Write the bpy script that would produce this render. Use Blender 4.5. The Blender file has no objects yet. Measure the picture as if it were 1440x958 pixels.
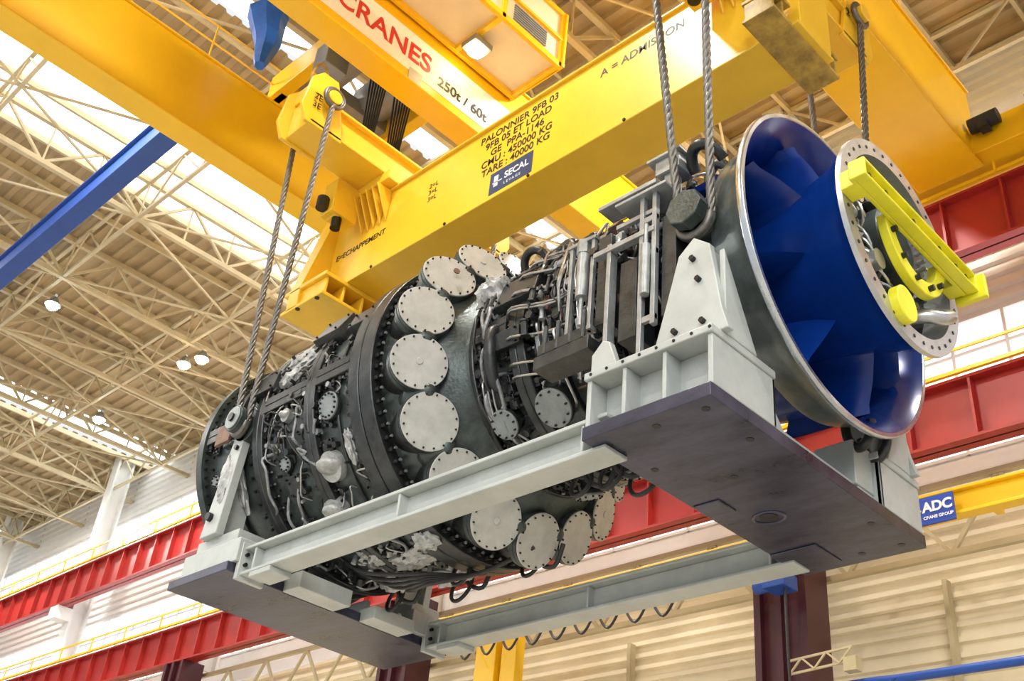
import bpy, math, random
from mathutils import Vector, Matrix, noise
random.seed(7)
S=bpy.context.scene
COL=S.collection
pi=math.pi
OFF=9.644   # turbine axis height above the hall floor

# ------------------------------------------------------------ materials
def mat(name,col,rough=.5,metal=0.,var=.12,scale=3.,bump=0.,bscale=20.,emit=None,es=0.,spec=.5,streak=None):
    m=bpy.data.materials.new(name);m.use_nodes=True
    nt=m.node_tree;b=nt.nodes['Principled BSDF']
    b.inputs['Roughness'].default_value=rough;b.inputs['Metallic'].default_value=metal
    b.inputs['Specular IOR Level'].default_value=spec
    tc=nt.nodes.new('ShaderNodeTexCoord')
    mp=nt.nodes.new('ShaderNodeMapping');nt.links.new(tc.outputs['Object'],mp.inputs[0])
    if streak: mp.inputs['Scale'].default_value=streak
    n=nt.nodes.new('ShaderNodeTexNoise');n.inputs['Scale'].default_value=scale;n.inputs['Detail'].default_value=6;n.inputs['Roughness'].default_value=.65
    nt.links.new(mp.outputs[0],n.inputs['Vector'])
    r=nt.nodes.new('ShaderNodeValToRGB')
    r.color_ramp.elements[0].position=.3;r.color_ramp.elements[1].position=.7
    c=Vector(col)
    r.color_ramp.elements[0].color=(*[max(0,x*(1-var)) for x in c],1)
    r.color_ramp.elements[1].color=(*[min(1,x*(1+var)) for x in c],1)
    nt.links.new(n.outputs['Fac'],r.inputs[0]);nt.links.new(r.outputs[0],b.inputs['Base Color'])
    if metal>.2:
        mr=nt.nodes.new('ShaderNodeMapRange');mr.inputs[3].default_value=max(.1,rough-.1);mr.inputs[4].default_value=rough+.15
        nt.links.new(n.outputs['Fac'],mr.inputs[0]);nt.links.new(mr.outputs[0],b.inputs['Roughness'])
    if bump>0:
        n2=nt.nodes.new('ShaderNodeTexNoise');n2.inputs['Scale'].default_value=bscale;n2.inputs['Detail'].default_value=4
        nt.links.new(tc.outputs['Object'],n2.inputs['Vector'])
        bp=nt.nodes.new('ShaderNodeBump');bp.inputs['Strength'].default_value=bump;bp.inputs['Distance'].default_value=.02
        nt.links.new(n2.outputs['Fac'],bp.inputs['Height']);nt.links.new(bp.outputs[0],b.inputs['Normal'])
    if emit:
        b.inputs['Emission Color'].default_value=(*emit,1);b.inputs['Emission Strength'].default_value=es
    return m
M={}
M['yellow']=mat('crane_yellow_paint',(.92,.545,.010),.30,0,.05,.8)
M['yellow2']=mat('beam_yellow_paint',(.88,.54,.03),.34,0,.07,1.2)
M['yellow_dk']=mat('yellow_worn_paint',(.42,.27,.05),.5,0,.5,4)
M['casing']=mat('casing_dark_steel',(.062,.078,.074),.34,.5,.6,2.2,.3,22)
M['casing2']=mat('casing_flange_steel',(.05,.054,.054),.34,.65,.45,4,.2,30)
M['bolt']=mat('bolt_black_steel',(.035,.035,.037),.33,.75,.3,8)
M['cover']=mat('cover_plate_paint',(.48,.48,.44),.45,.1,.16,3,.05,20)
M['cover2']=mat('small_cover_grey',(.26,.29,.29),.42,.3,.2,4)
M['frame']=mat('frame_grey_paint',(.43,.46,.44),.42,.05,.14,1.6,.04,15)
M['plate']=mat('base_plate_mill_steel',(.055,.057,.09),.28,.55,.65,1.5,.12,12,streak=(.5,1.6,1))
M['rust']=mat('rusty_steel',(.22,.13,.09),.6,.3,.4,4,.2)
M['alu']=mat('machined_steel',(.50,.51,.51),.3,.75,.15,5)
M['galv']=mat('bracket_grey_steel',(.34,.36,.36),.38,.5,.25,5,.1,20)
M['dull']=mat('dull_insulated_pipe',(.24,.25,.25),.4,.5,.4,8,.6,18)
M['bell']=mat('bell_grey_steel',(.15,.18,.18),.30,.65,.4,2.5,.15,15)
M['rim']=mat('rim_machined_steel',(.50,.53,.56),.22,.9,.15,3)
M['blue']=mat('inlet_blue_paint',(.003,.031,.215),.22,.1,.2,2,.03,10)
M['lime']=mat('lime_yellow_paint',(.80,.74,.03),.4,0,.08,3)
M['blanket']=mat('insulation_blanket',(.42,.43,.42),.45,.4,.35,9,.9,16)
M['tube']=mat('steel_tubing',(.40,.40,.39),.28,.85,.25,6)
M['hose']=mat('black_hose',(.02,.02,.02),.5,0,.2,6)
M['copper']=mat('copper_brown_bracket',(.20,.12,.08),.45,.5,.35,5)
M['rope']=mat('wire_rope_steel',(.16,.155,.14),.42,.7,.3,14)
M['red']=mat('runway_red_paint',(.38,.024,.02),.40,0,.15,1.)
M['redcol']=mat('column_dark_red',(.06,.010,.016),.42,0,.2,1.)
M['cream']=mat('cladding_cream',(.80,.70,.49),.5,0,.1,.6)
M['cream2']=mat('steelwork_cream',(.52,.44,.26),.5,0,.12,1.)
M['truss']=mat('truss_steel_paint',(.60,.52,.34),.5,0,.15,1.)
M['deck']=mat('roof_deck_cream',(.44,.335,.185),.6,0,.14,.5)
M['white']=mat('white_paint',(.84,.85,.84),.5,0,.04,2)
M['grey']=mat('walkway_grey',(.26,.27,.28),.5,.2,.15,2)
M['black']=mat('black_lettering',(.01,.01,.01),.5,0,0,1)
M['redtxt']=mat('red_lettering',(.60,.03,.03),.5,0,0,1)
M['labelblue']=mat('label_dark_blue',(.02,.05,.13),.4,0,.1,3)
M['signblue']=mat('sign_blue',(.01,.06,.40),.4,0,.05,3)
M['craneblue']=mat('crane_blue_paint',(.015,.07,.33),.4,0,.1,1)
M['bagblue']=mat('blue_tarpaulin',(.015,.12,.55),.4,0,.25,3,.5,6)
M['floor']=mat('floor_concrete',(.50,.48,.44),.5,0,.1,.4)
M['glass']=mat('daylight_glazing',(.85,.9,.95),.3,0,.02,1,emit=(.90,.95,1.),es=1.3)
M['sky']=mat('skylight_glazing',(.85,.9,.95),.3,0,.02,1,emit=(.93,.97,1.),es=2.4)
M['lampw']=mat('lamp_lens_warm',(1,.8,.5),.3,0,0,1,emit=(1.,.72,.35),es=60)
M['lampc']=mat('lamp_lens_cool',(.8,1,.9),.3,0,0,1,emit=(.85,1.,.9),es=60)
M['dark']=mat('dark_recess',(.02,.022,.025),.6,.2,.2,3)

# ------------------------------------------------------------ geometry accumulator
def empty(name,parent=None):
    o=bpy.data.objects.new(name,None);COL.objects.link(o)
    if parent:o.parent=parent
    return o
class G:
    def __init__(s,name,m,parent=None,bevel=0.,ang=35):
        s.n=name;s.m=m;s.p=parent;s.v=[];s.f=[];s.b=bevel;s.a=ang
    def add(s,vs,fs):
        k=len(s.v);s.v+=[tuple(v) for v in vs];s.f+=[tuple(i+k for i in f) for f in fs]
    def box(s,x0,x1,y0,y1,z0,z1,mt=None):
        vs=[Vector((x,y,z)) for x in (x0,x1) for y in (y0,y1) for z in (z0,z1)]
        if mt: vs=[mt@v for v in vs]
        s.add(vs,[(0,1,3,2),(4,6,7,5),(0,4,5,1),(2,3,7,6),(0,2,6,4),(1,5,7,3)])
    def beam(s,a,b,w,h,up=(0,0,1)):
        a=Vector(a);b=Vector(b);d=(b-a);L=d.length
        if L<1e-6:return
        d/=L;u=Vector(up)
        if abs(d.dot(u))>.98:u=Vector((1,0,0))
        sd=d.cross(u).normalized();u=sd.cross(d)
        mt=Matrix((( d.x,sd.x,u.x,a.x),(d.y,sd.y,u.y,a.y),(d.z,sd.z,u.z,a.z),(0,0,0,1)))
        s.box(0,L,-w/2,w/2,-h/2,h/2,mt)
    def cyl(s,a,b,r,r2=None,n=16,caps=True):
        a=Vector(a);b=Vector(b);r2=r if r2 is None else r2
        d=(b-a).normalized();u=Vector((0,0,1))
        if abs(d.dot(u))>.95:u=Vector((1,0,0))
        e=d.cross(u).normalized();g=d.cross(e)
        vs=[]
        for c,rr in((a,r),(b,r2)):
            for i in range(n):
                t=2*pi*i/n;vs.append(c+(e*math.cos(t)+g*math.sin(t))*rr)
        fs=[(i,(i+1)%n,n+(i+1)%n,n+i) for i in range(n)]
        if caps: fs+=[tuple(range(n-1,-1,-1)),tuple(range(n,2*n))]
        s.add(vs,fs)
    def tube(s,pts,r,n=8,sub=4,closed=False):
        P=[Vector(p) for p in pts]
        if len(P)>2 and sub>1:
            Q=[];m=len(P)
            rng=range(m if closed else m-1)
            for i in rng:
                p0=P[(i-1)%m] if (closed or i>0) else P[i]
                p1=P[i];p2=P[(i+1)%m];p3=P[(i+2)%m] if (closed or i+2<m) else P[i+1]
                for k in range(sub):
                    t=k/sub
                    Q.append(.5*((2*p1)+(p2-p0)*t+(2*p0-5*p1+4*p2-p3)*t*t+(3*p1-p0-3*p2+p3)*t**3))
            if not closed:Q.append(P[-1])
            P=Q
        m=len(P);vs=[];prev=None
        for i in range(m):
            if closed:d=P[(i+1)%m]-P[i-1]
            else:d=P[min(i+1,m-1)]-P[max(i-1,0)]
            if d.length<1e-9:d=Vector((1,0,0))
            d.normalize()
            if prev is None:
                u=Vector((0,0,1)) if abs(d.z)<.9 else Vector((1,0,0))
                e=d.cross(u).normalized()
            else:
                e=(prev-d*prev.dot(d))
                e=e.normalized() if e.length>1e-6 else d.orthogonal().normalized()
            prev=e;g=d.cross(e)
            rr=r(i/(m-1)) if callable(r) else r
            for k in range(n):
                t=2*pi*k/n;vs.append(P[i]+(e*math.cos(t)+g*math.sin(t))*rr)
        fs=[]
        for i in range(m if closed else m-1):
            j=(i+1)%m
            for k in range(n):
                fs.append((i*n+k,i*n+(k+1)%n,j*n+(k+1)%n,j*n+k))
        if not closed:fs+=[tuple(range(n-1,-1,-1)),tuple((m-1)*n+k for k in range(n))]
        s.add(vs,fs)
    def lathe(s,prof,n=128,a0=0,a1=360,cx=0.,cy=0.,cz=0.):
        full=abs(a1-a0)>=360;cnt=n if full else n+1
        vs=[]
        for x,R in prof:
            for i in range(cnt):
                t=math.radians(a0+(a1-a0)*i/n);vs.append((cx+x,cy-R*math.sin(t),cz+R*math.cos(t)))
        fs=[]
        for j in range(len(prof)-1):
            for i in range(n):
                k=(i+1)%cnt
                fs.append((j*cnt+i,j*cnt+k,(j+1)*cnt+k,(j+1)*cnt+i))
        s.add(vs,fs)
    def prism(s,poly,axis,a,b):
        n=len(poly);vs=[]
        for c in (a,b):
            for p in poly:
                q=list(p);q.insert(axis,c);vs.append(q)
        fs=[(i,(i+1)%n,n+(i+1)%n,n+i) for i in range(n)]+[tuple(range(n-1,-1,-1)),tuple(range(n,2*n))]
        s.add(vs,fs)
    def blob(s,c,rx,ry,rz,seed=0,amp=.18,mt=None,n=14):
        c=Vector(c);vs=[];k=n*2
        for i in range(n+1):
            ph=pi*i/n
            for j in range(k):
                th=2*pi*j/k
                d=Vector((math.sin(ph)*math.cos(th),math.sin(ph)*math.sin(th),math.cos(ph)))
                f=1+amp*noise.noise(d*2.2+Vector((seed*3.1,0,seed)))+amp*.6*noise.noise(d*6+Vector((seed,5,0)))
                q=Vector((d.x*rx,d.y*ry,d.z*rz))*f
                if mt:q=mt@q
                vs.append(c+q)
        fs=[(i*k+j,i*k+(j+1)%k,(i+1)*k+(j+1)%k,(i+1)*k+j) for i in range(n) for j in range(k)]
        s.add(vs,fs)
    def done(s,smooth=True):
        if not s.v:return None
        me=bpy.data.meshes.new(s.n);me.from_pydata(s.v,[],s.f)
        me.materials.append(s.m);me.validate()
        import bmesh
        bm=bmesh.new();bm.from_mesh(me);bmesh.ops.recalc_face_normals(bm,faces=bm.faces);bm.to_mesh(me);bm.free()
        if smooth:
            me.polygons.foreach_set('use_smooth',[True]*len(me.polygons))
            me.set_sharp_from_angle(angle=math.radians(s.a))
        o=bpy.data.objects.new(s.n,me);COL.objects.link(o)
        if s.p:o.parent=s.p
        if s.b:
            md=o.modifiers.new('b','BEVEL');md.width=s.b;md.segments=2;md.limit_method='ANGLE';md.angle_limit=math.radians(50)
        return o
def text(name,body,loc,rx,rz,size,m,parent,align='LEFT',bold=0.,space=1.):
    cu=bpy.data.curves.new(name,'FONT');cu.body=body;cu.size=size;cu.align_x=align;cu.extrude=.002;cu.offset=bold;cu.space_line=space
    cu.materials.append(m);o=bpy.data.objects.new(name,cu);COL.objects.link(o)
    o.location=loc;o.rotation_euler=(rx,0,rz);o.parent=parent
    return o
def P(x,R,th):
    t=math.radians(th);return Vector((x,-R*math.sin(t),R*math.cos(t)))
def Nrm(th):
    t=math.radians(th);return Vector((0,-math.sin(t),math.cos(t)))
def Tng(th):
    t=math.radians(th);return Vector((0,-math.cos(t),-math.sin(t)))
U=random.uniform

# ============================================================ GAS TURBINE
T=empty('gas_turbine')
g=G('casing',M['casing'],T)
g.lathe([(-10.4,1.3),(-10.4,2.13),(-10.24,2.13),(-10.24,1.98),(-9.6,2.0),(-8.8,2.02)],160)
g.lathe([(-8.55,2.03),(-7.42,2.08)],160)
g.lathe([(-7.18,2.08),(-6.22,2.13)],160)
g.lathe([(-5.72,2.14),(-5.45,2.10),(-5.15,1.94),(-4.9,1.74),(-4.7,1.55),(-4.6,1.5),(-3.86,1.42)],160)
g.lathe([(-3.6,1.38),(-2.9,1.30)],160);g.lathe([(-2.74,1.28),(-1.9,1.25)],160);g.lathe([(-1.72,1.3),(-1.,1.38),(-.5,1.5)],160)
g.done()
fl=G('flange_rings',M['casing2'],T)
def ring(x0,x1,R,Ri=1.2,n=160): fl.lathe([(x0,Ri),(x0,R-.012),(x0+.012,R),(x1-.012,R),(x1,R-.012),(x1,Ri)],n)
for x0,x1,R in [(-8.8,-8.68,2.14),(-8.67,-8.55,2.14),(-7.42,-7.31,2.2),(-7.3,-7.18,2.2),(-6.22,-6.0,2.33),(-5.98,-5.72,2.33),
                (-3.86,-3.74,1.58),(-3.73,-3.6,1.58),(-2.9,-2.74,1.46),(-1.9,-1.82,1.52),(-1.81,-1.72,1.52),(-2.35,-2.27,1.36),(-3.25,-3.17,1.42),(-4.6,-4.52,1.58),(-9.55,-9.47,2.07),(-8.1,-8.05,2.1),(-6.72,-6.67,2.15)]:
    ring(x0,x1,R)
fl.done()
bo=G('flange_bolts',M['bolt'],T,ang=50)
def bolts(x,dirn,R,n,r=.032,h=.07,a0=0,a1=360):
    for i in range(n):
        a=a0+(a1-a0)*i/n
        p=P(x,R,a);bo.cyl(p,p+Vector((dirn*h,0,0)),r,n=6)
        bo.cyl(p+Vector((dirn*h,0,0)),p+Vector((dirn*(h+.04),0,0)),r*.55,n=6)
bolts(-5.72,1,2.25,84,.04,.09);bolts(-6.22,-1,2.24,84,.04,.09)
bolts(-8.55,1,2.08,70,.03,.06);bolts(-8.8,-1,2.08,70,.03,.06)
bolts(-7.18,1,2.14,80,.028,.06);bolts(-7.42,-1,2.14,80,.028,.06)
bolts(-3.6,1,1.51,60,.032,.08);bolts(-3.86,-1,1.52,60,.032,.08)
bolts(-2.74,1,1.4,54,.025,.06);bolts(-1.72,1,1.46,60,.025,.05);bolts(-1.9,-1,1.46,60,.025,.06)
bolts(-10.24,1,2.06,90,.022,.04);bolts(-4.52,1,1.53,56,.025,.05)
se=G('flange_stud_ends',M['galv'],T)
def studs(x,R,n,r=.02):
    for i in range(n):
        p=P(x,R,i*360/n);se.cyl(p,p+Vector((.03,0,0)),r,n=6)
studs(-6.35,2.24,84)
studs(-5.61,2.25,84,.022);studs(-8.47,2.08,70,.016);studs(-7.1,2.14,80,.015);studs(-3.5,1.51,60,.018)
for x,R,n in [(-8.42,2.04,64),(-7.52,2.08,64),(-7.08,2.09,64),(-6.34,2.13,64),(-9.0,2.02,60),(-10.1,1.98,60),(-4.15,1.45,48)]:
    for i in range(n):
        a=(i+.5)*360/n;p=P(x,R,a);bo.cyl(p-Nrm(a)*.02,p+Nrm(a)*.035,.024,n=6)
se.done()

NC=16;c=math.radians(27)
cb=G('combustion_cans',M['casing2'],T);cf=G('can_flanges',M['casing'],T);cc=G('can_covers',M['cover'],T,bevel=.006)
for k in range(NC):
    th=12+k*360/NC
    a=(Vector((1,0,0))*math.cos(c)+Nrm(th)*math.sin(c)).normalized()
    ct=P(-5.0,2.10,th)
    cb.cyl(ct-a*.95,ct-a*.12,.365,n=40)
    cf.cyl(ct-a*.16,ct-a*.07,.405,n=48);cf.cyl(ct-a*.065,ct-a*.0,.400,n=48)
    cc.cyl(ct+a*.003,ct+a*.03,.396,n=56)
    e=a.cross(Tng(th)).normalized();t2=a.cross(e)
    for i in range(16):
        q=2*pi*(i+.5)/16;p=ct+(e*math.cos(q)+t2*math.sin(q))*.36
        bo.cyl(p+a*.0,p+a*.05,.014,n=6)
    if k%3==1: cc.cyl(ct+a*.03,ct+a*.045,.05,n=16)
cb.done();cf.done();cc.done()
tg=G('can_inspection_tag',M['rust'],T)
th=12+2*22.5;a=(Vector((1,0,0))*math.cos(c)+Nrm(th)*math.sin(c)).normalized();p=P(-5.0,2.10,th)+a*.03-Tng(th)*.05
tg.cyl(p+Vector((.1,0,.0)),p+Vector((.1,0,0))+a*.02,.05,n=12);tg.done()
sk=G('can_saddles',M['casing'],T)
for k in range(NC):
    th=12+(k+.5)*360/NC
    sk.blob(P(-5.2,1.98,th),.32,.2,.2,seed=k,amp=.05)
sk.done()

hj=G('split_line_flange',M['casing2'],T,bevel=.01)
for sgn in (-1,1):
    for x0,x1,R in [(-8.5,-7.45,2.03),(-7.15,-6.25,2.08),(-4.5,-3.9,1.44),(-3.55,-2.95,1.33),(-2.7,-1.95,1.25),(-10.2,-8.85,1.96)]:
        y0=sgn*(R-.03);y1=sgn*(R+.15)
        hj.box(x0,x1,min(y0,y1),max(y0,y1),-.13,-.005);hj.box(x0,x1,min(y0,y1),max(y0,y1),.005,.13)
        n=int((x1-x0)/.14)
        for i in range(n):
            x=x0+.07+i*(x1-x0-.1)/max(1,n-1);y=sgn*(R+.08)
            bo.cyl((x,y,-.24),(x,y,.24),.026,n=8);bo.cyl((x,y,.13),(x,y,.2),.042,n=6);bo.cyl((x,y,-.2),(x,y,-.13),.042,n=6)
hj.done()

pt=G('access_port_covers',M['cover2'],T,bevel=.005);pn=G('port_nozzles',M['casing2'],T)
def port(x,th,R,r,h=.14,nb=10,G1=None):
    a=Nrm(th);p=P(x,R,th);(pn).cyl(p-a*.15,p+a*h,r*.8,n=32);pn.cyl(p+a*(h-.03),p+a*(h+.01),r,n=36)
    (G1 or pt).cyl(p+a*(h+.012),p+a*(h+.045),r*.97,n=36)
    e=Vector((1,0,0));t=Tng(th)
    for i in range(nb):
        q=2*pi*i/nb;b=p+a*(h+.04)+(e*math.cos(q)+t*math.sin(q))*r*.82;bo.cyl(b,b+a*.03,.016,n=6)
port(-3.38,138,1.38,.27,.25);port(-4.2,137,1.46,.21,.18);port(-8.0,118,2.05,.12,.08)
port(-6.8,104,2.1,.21,.08,14);port(-4.25,75,1.46,.16,.15)
for th in (20,50,165,200,235): port(-4.2,th,1.46,.2,.16)
for th in (25,60,165,195): port(-3.3,th,1.36,.2,.2)
for x,th in[(-9.9,112),(-9.9,140),(-7.9,150)]: port(x,th,2.0,.1,.06,8)
ptw=G('wrapped_port_covers',M['blanket'],T)
for x,th,R,r in [(-7.0,126,2.1,.23),(-7.3,142,2.12,.2),(-7.95,98,2.05,.11),(-6.75,152,2.12,.16)]:
    a=Nrm(th);p=P(x,R,th);ptw.cyl(p-a*.05,p+a*.1,r,r*.97,n=32);ptw.blob(p+a*.09,r*.93,r*.93,r*.45,seed=x,amp=.05)
ptw.done();pt.done();pn.done()

pd=G('casing_pads',M['casing2'],T,bevel=.01)
def pad(x,th,R,w,l,h,gg=None):
    a=Nrm(th);t=Tng(th);p=P(x,R,th)
    mt=Matrix(((1,t.x,a.x,p.x),(0,t.y,a.y,p.y),(0,t.z,a.z,p.z),(0,0,0,1)))
    (gg or pd).box(-w/2,w/2,-l/2,l/2,-.08,h,mt)
    for i in(-1,1):
        for j in(-1,1):
            b=p+Vector((i*w*.38,0,0))+t*(j*l*.38)+a*h;bo.cyl(b,b+a*.03,.018,n=6)
for i in range(60):
    x=U(-8.4,-6.4);th=U(-60,240)
    if abs(th-90)<9:continue
    pad(x,th,2.07,U(.1,.3),U(.1,.35),U(.02,.09))
for i in range(60):
    x=U(-4.4,-1.95);th=U(0,230)
    pad(x,th,1.42 if x<-3.6 else 1.32,U(.08,.25),U(.08,.3),U(.03,.12))
for i in range(40):
    x=U(-4.5,-3.95);pad(x,U(40,230),1.45,U(.08,.3),U(.08,.3),U(.03,.13))
for th in range(0,360,12): pad(-4.4,th+5,1.47,.14,.16,.08)
for th in range(5,360,30): pad(-9.95,th,1.98,.12,.3,.06)
for x,th,R,w,l,h in [(-7.3,62,2.1,.6,.5,.2),(-6.35,70,2.1,.5,.3,.22),(-3.75,72,1.5,.7,.5,.16),(-3.8,52,1.5,.5,.35,.16),(-8.65,78,2.05,.6,.35,.18),(-3.85,100,1.45,.5,.25,.2)]:
    pad(x,th,R,w,l,h)
pd.done()

bl=G('insulation_blankets',M['blanket'],T)
def blank(x,th,R,rx,rt,h,seed):
    a=Nrm(th);t=Tng(th);p=P(x,R,th)
    mt=Matrix(((1,t.x,a.x),(0,t.y,a.y),(0,t.z,a.z)))
    bl.blob(p,rx,rt,h,seed,.4,mt,18)
for i,(x,th,R,rx,rt,h) in enumerate([(-8.0,62,2.08,.42,.26,.09),(-7.75,71,2.1,.3,.2,.10),(-8.2,77,2.07,.25,.16,.10),(-7.95,48,2.08,.35,.2,.1),(-6.7,60,2.12,.2,.3,.09),
      (-6.55,122,2.12,.07,.25,.07),(-4.35,62,1.6,.26,.28,.24),(-6.8,175,2.12,.5,.22,.12),(-6.3,192,2.16,.4,.22,.16),(-7.4,168,2.1,.3,.2,.12),
      (-6.0,163,2.33,.22,.16,.1),(-8.15,106,2.03,.08,.16,.06),(-3.3,172,1.45,.3,.2,.15),(-7.8,30,2.08,.4,.3,.1),(-6.7,28,2.1,.3,.3,.08),(-9.25,118,2.1,.1,.45,.07),(-7.6,188,2.1,.5,.2,.2),(-7.0,200,2.1,.4,.25,.2),(-8.35,66,2.06,.15,.2,.1)]):
    blank(x,th,R,rx,rt,h,i+1)
bl.done()

tb=G('instrument_tubing',M['tube'],T);hs=G('black_hoses',M['hose'],T);wh=G('insulated_pipes',M['dull'],T)
for i in range(86):
    x=U(-3.5,-1.0);th=U(25,125);L=U(15,60);R=1.45+U(0,.28)
    pts=[P(x,R-.15,th)]
    for k in range(1,5): pts.append(P(x+U(-.05,.05),R+U(-.03,.05),th-L/2+L*k/4))
    pts.append(P(x+U(-.3,.3),R-.15,th+L*.6))
    (tb if i%3 else hs).tube(pts,U(.010,.022),7)
for i in range(48):
    x=U(-8.4,-6.4);th=U(60,185);R=2.14
    pts=[P(x,R-.12,th)]
    xx,tt=x,th
    for k in range(4):
        xx+=U(-.25,.25);tt+=U(-4,9);pts.append(P(max(-8.5,min(-6.3,xx)),R+U(0,.07),tt))
    pts.append(P(xx,R-.12,tt+3))
    (wh if i%3==1 else (tb if i%3 else hs)).tube(pts,.024 if i%3==1 else .014,8)
for i in range(16):
    x=U(-4.5,-3.95);th=U(55,170);(wh if i%2 else hs).tube([P(x,1.4,th),P(x,1.62,th+2),P(x+U(-.1,.1),1.66,th+10),P(x+U(-.1,.1),1.62,th+20),P(x,1.4,th+24)],U(.015,.035),8)
for i in range(14):
    th=U(40,125);R=1.62
    tb.tube([P(-3.9,R-.1,th),P(-3.7,R+.08,th),P(-3.,R,th+4),P(-2.3,R-.02,th-2),P(-1.9,R-.1,th)],.016,7)
for x,th,s0 in [(-8.1,195,.2),(-7.0,205,.25),(-5.4,200,.2),(-6.2,185,.22),(-3.3,178,.22),(-2.9,185,.3),(-2.6,180,.25),(-3.8,178,.2)]:
    R=2.2 if x<-5 else 1.6
    p=P(x,R,th);hs.tube([p+Vector((s0*math.cos(q)*.8,s0*.3*math.sin(q),-s0*.6+s0*math.sin(q))) for q in [2*pi*k/10 for k in range(10)]],.03,8,closed=True)
    hs.tube([p+Vector((.0,.0,.25)),p+Vector((.1,0,-.1)),p+Vector((.35,.1,-.2)),p+Vector((.5,.1,.1))],.035,8)
for s0 in (-.08,0,.08): tb.tube([P(-4.35+s0,1.5,112),P(-4.3+s0,1.62,120),P(-4.3+s0,1.66,135),P(-4.1+s0,1.6,150)],.016,8)
for i in range(5):
    hs.tube([P(-8.2,2.0,165+i*6),P(-7.6,2.3,170+i*5),P(-6.6,2.38+.04*i,178),P(-5.8,2.45,184),P(-5.0,2.2,190)],.03,8)
fx=G('valves_and_fittings',M['galv'],T,bevel=.0);fd=G('dark_fittings',M['casing2'],T)
for i in range(230):
    x=U(-3.55,-.95);th=U(18,128);R=U(1.38,1.72);p=P(x,R,th);a=Nrm(th);t=Tng(th)
    d=random.choice([Vector((1,0,0)),a,t,t]);gg=fx if i%3==0 else fd;l=U(.06,.28);r=U(.018,.05)
    gg.cyl(p-d*l/2,p+d*l/2,r,n=10)
    for q in(-1,1): gg.cyl(p+d*(q*l/2-.012),p+d*(q*l/2+.012),r*1.45,n=6)
    if i%4==0: gg.box(-.05,.05,-.05,.05,-.05,.05,Matrix.Translation(p))
for i in range(110):
    x=U(-8.4,-6.4);th=U(60,190);p=P(x,2.13,th);a=Nrm(th)
    (fx if i%4==0 else fd).cyl(p-a*.06,p+a*U(.03,.1),U(.02,.05),n=10)
for i in range(50):
    x=U(-4.5,-3.95);th=U(45,200);p=P(x,1.5,th);a=Nrm(th)
    (fx if i%4==0 else fd).cyl(p-a*.06,p+a*U(.03,.16),U(.02,.06),n=10)
fx.done();fd.done();tb.done();hs.done();wh.done()
bp=G('bleed_pipes',M['casing2'],T)
bp.tube([P(-4.1,1.4,88),P(-4.1,1.62,93),P(-4.1,1.68,105),P(-4.15,1.62,118),P(-4.1,1.4,124)],.085,16)
bp.tube([P(-4.2,1.4,8),P(-4.2,1.95,12),P(-3.8,2.0,16),P(-3.7,1.5,18)],.09,16)
bp.tube([P(-3.95,1.55,40)+Vector((.22*math.cos(q),0,0))+Nrm(40)*(.1+.24*math.sin(q)) for q in [pi*k/8 for k in range(9)]],.06,12)
bp.tube([P(-.75,1.6,55)+Vector((.2*math.cos(q),0,0))+Nrm(55)*(.2+.28*math.sin(q)) for q in [pi*k/8 for k in range(9)]],.07,12)
bp.tube([P(-3.2,1.4,25)+Vector((.2*math.cos(q),0,0))+Nrm(25)*(.1+.3*math.sin(q)) for q in [pi*k/8 for k in range(9)]],.06,12)
bp.tube([P(-1.2,1.5,20)+Vector((.2*math.cos(q),0,0))+Nrm(20)*(.1+.4*math.sin(q)) for q in [pi*k/8 for k in range(9)]],.07,12)
for yy in (-.3,.3): bp.tube([Vector((-.35+.16*math.cos(q),1.0+yy*.6,-1.55-.3*math.sin(q))) for q in [pi*k/8 for k in range(9)]],.06,12)
bp.done()

ab=G('actuator_brackets',M['galv'],T,bevel=.006)
ck=G('linkage_brackets',M['copper'],T,bevel=.005)
def rad_box(gg,x0,x1,th,r0,r1,w):
    a=Nrm(th);t=Tng(th);mt=Matrix(((1,t.x,a.x,0),(0,t.y,a.y,0),(0,t.z,a.z,0),(0,0,0,1)))
    gg.box(x0,x1,-w/2,w/2,r0,r1,mt)
ab.box(-1.42,-1.36,-1.93,-1.86,-1.75,.65);ab.box(-1.24,-1.18,-1.93,-1.86,-1.3,.65)
for z in (-1.2,-.3,.2,.62): ab.box(-1.42,-1.18,-1.92,-1.87,z-.04,z+.04)
ab.cyl((-1.3,-1.95,-.9),(-1.3,-1.95,-.2),.055,n=16);ab.cyl((-1.3,-1.95,-.2),(-1.3,-1.95,.1),.025,n=12)
ab.box(-1.95,-1.1,-2.0,-1.8,-1.78,-1.70);ab.box(-1.75,-1.0,-2.0,-1.55,.55,.59)
ab.box(-1.9,-1.84,-1.93,-1.8,-1.75,.1);ab.box(-2.1,-1.2,-1.95,-1.85,-.02,.05);ab.box(-2.2,-1.3,-1.8,-1.5,.86,.92)
ab.box(-1.8,-1.2,-1.9,-1.84,.3,.36)
for x in (-2.6,-2.25): ab.box(x-.025,x+.025,-1.8,-1.74,-.9,.5)
ab.box(-2.65,-2.2,-1.82,-1.7,.45,.5);ab.box(-2.65,-2.2,-1.82,-1.7,-.9,-.84)
ab.cyl((-2.42,-1.76,-.35),(-2.42,-1.76,.3),.08,n=20);ab.cyl((-2.42,-1.76,-.75),(-2.42,-1.76,-.35),.03,n=12)
ab.cyl((-2.42,-1.76,.3),(-2.42,-1.76,.5),.1,n=6)
for i in range(50):
    x=U(-3.4,-1.0);th=U(20,120)
    rad_box(ab if i%3==0 else ck,x,x+U(.03,.15),th,1.3,U(1.5,1.72),U(.04,.25))
for k in range(40):
    for x in (-2.1,-2.5,-3.05):
        th=k*9;rad_box(ck,x-.02,x+.12,th,1.25,1.44,.03)
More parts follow.
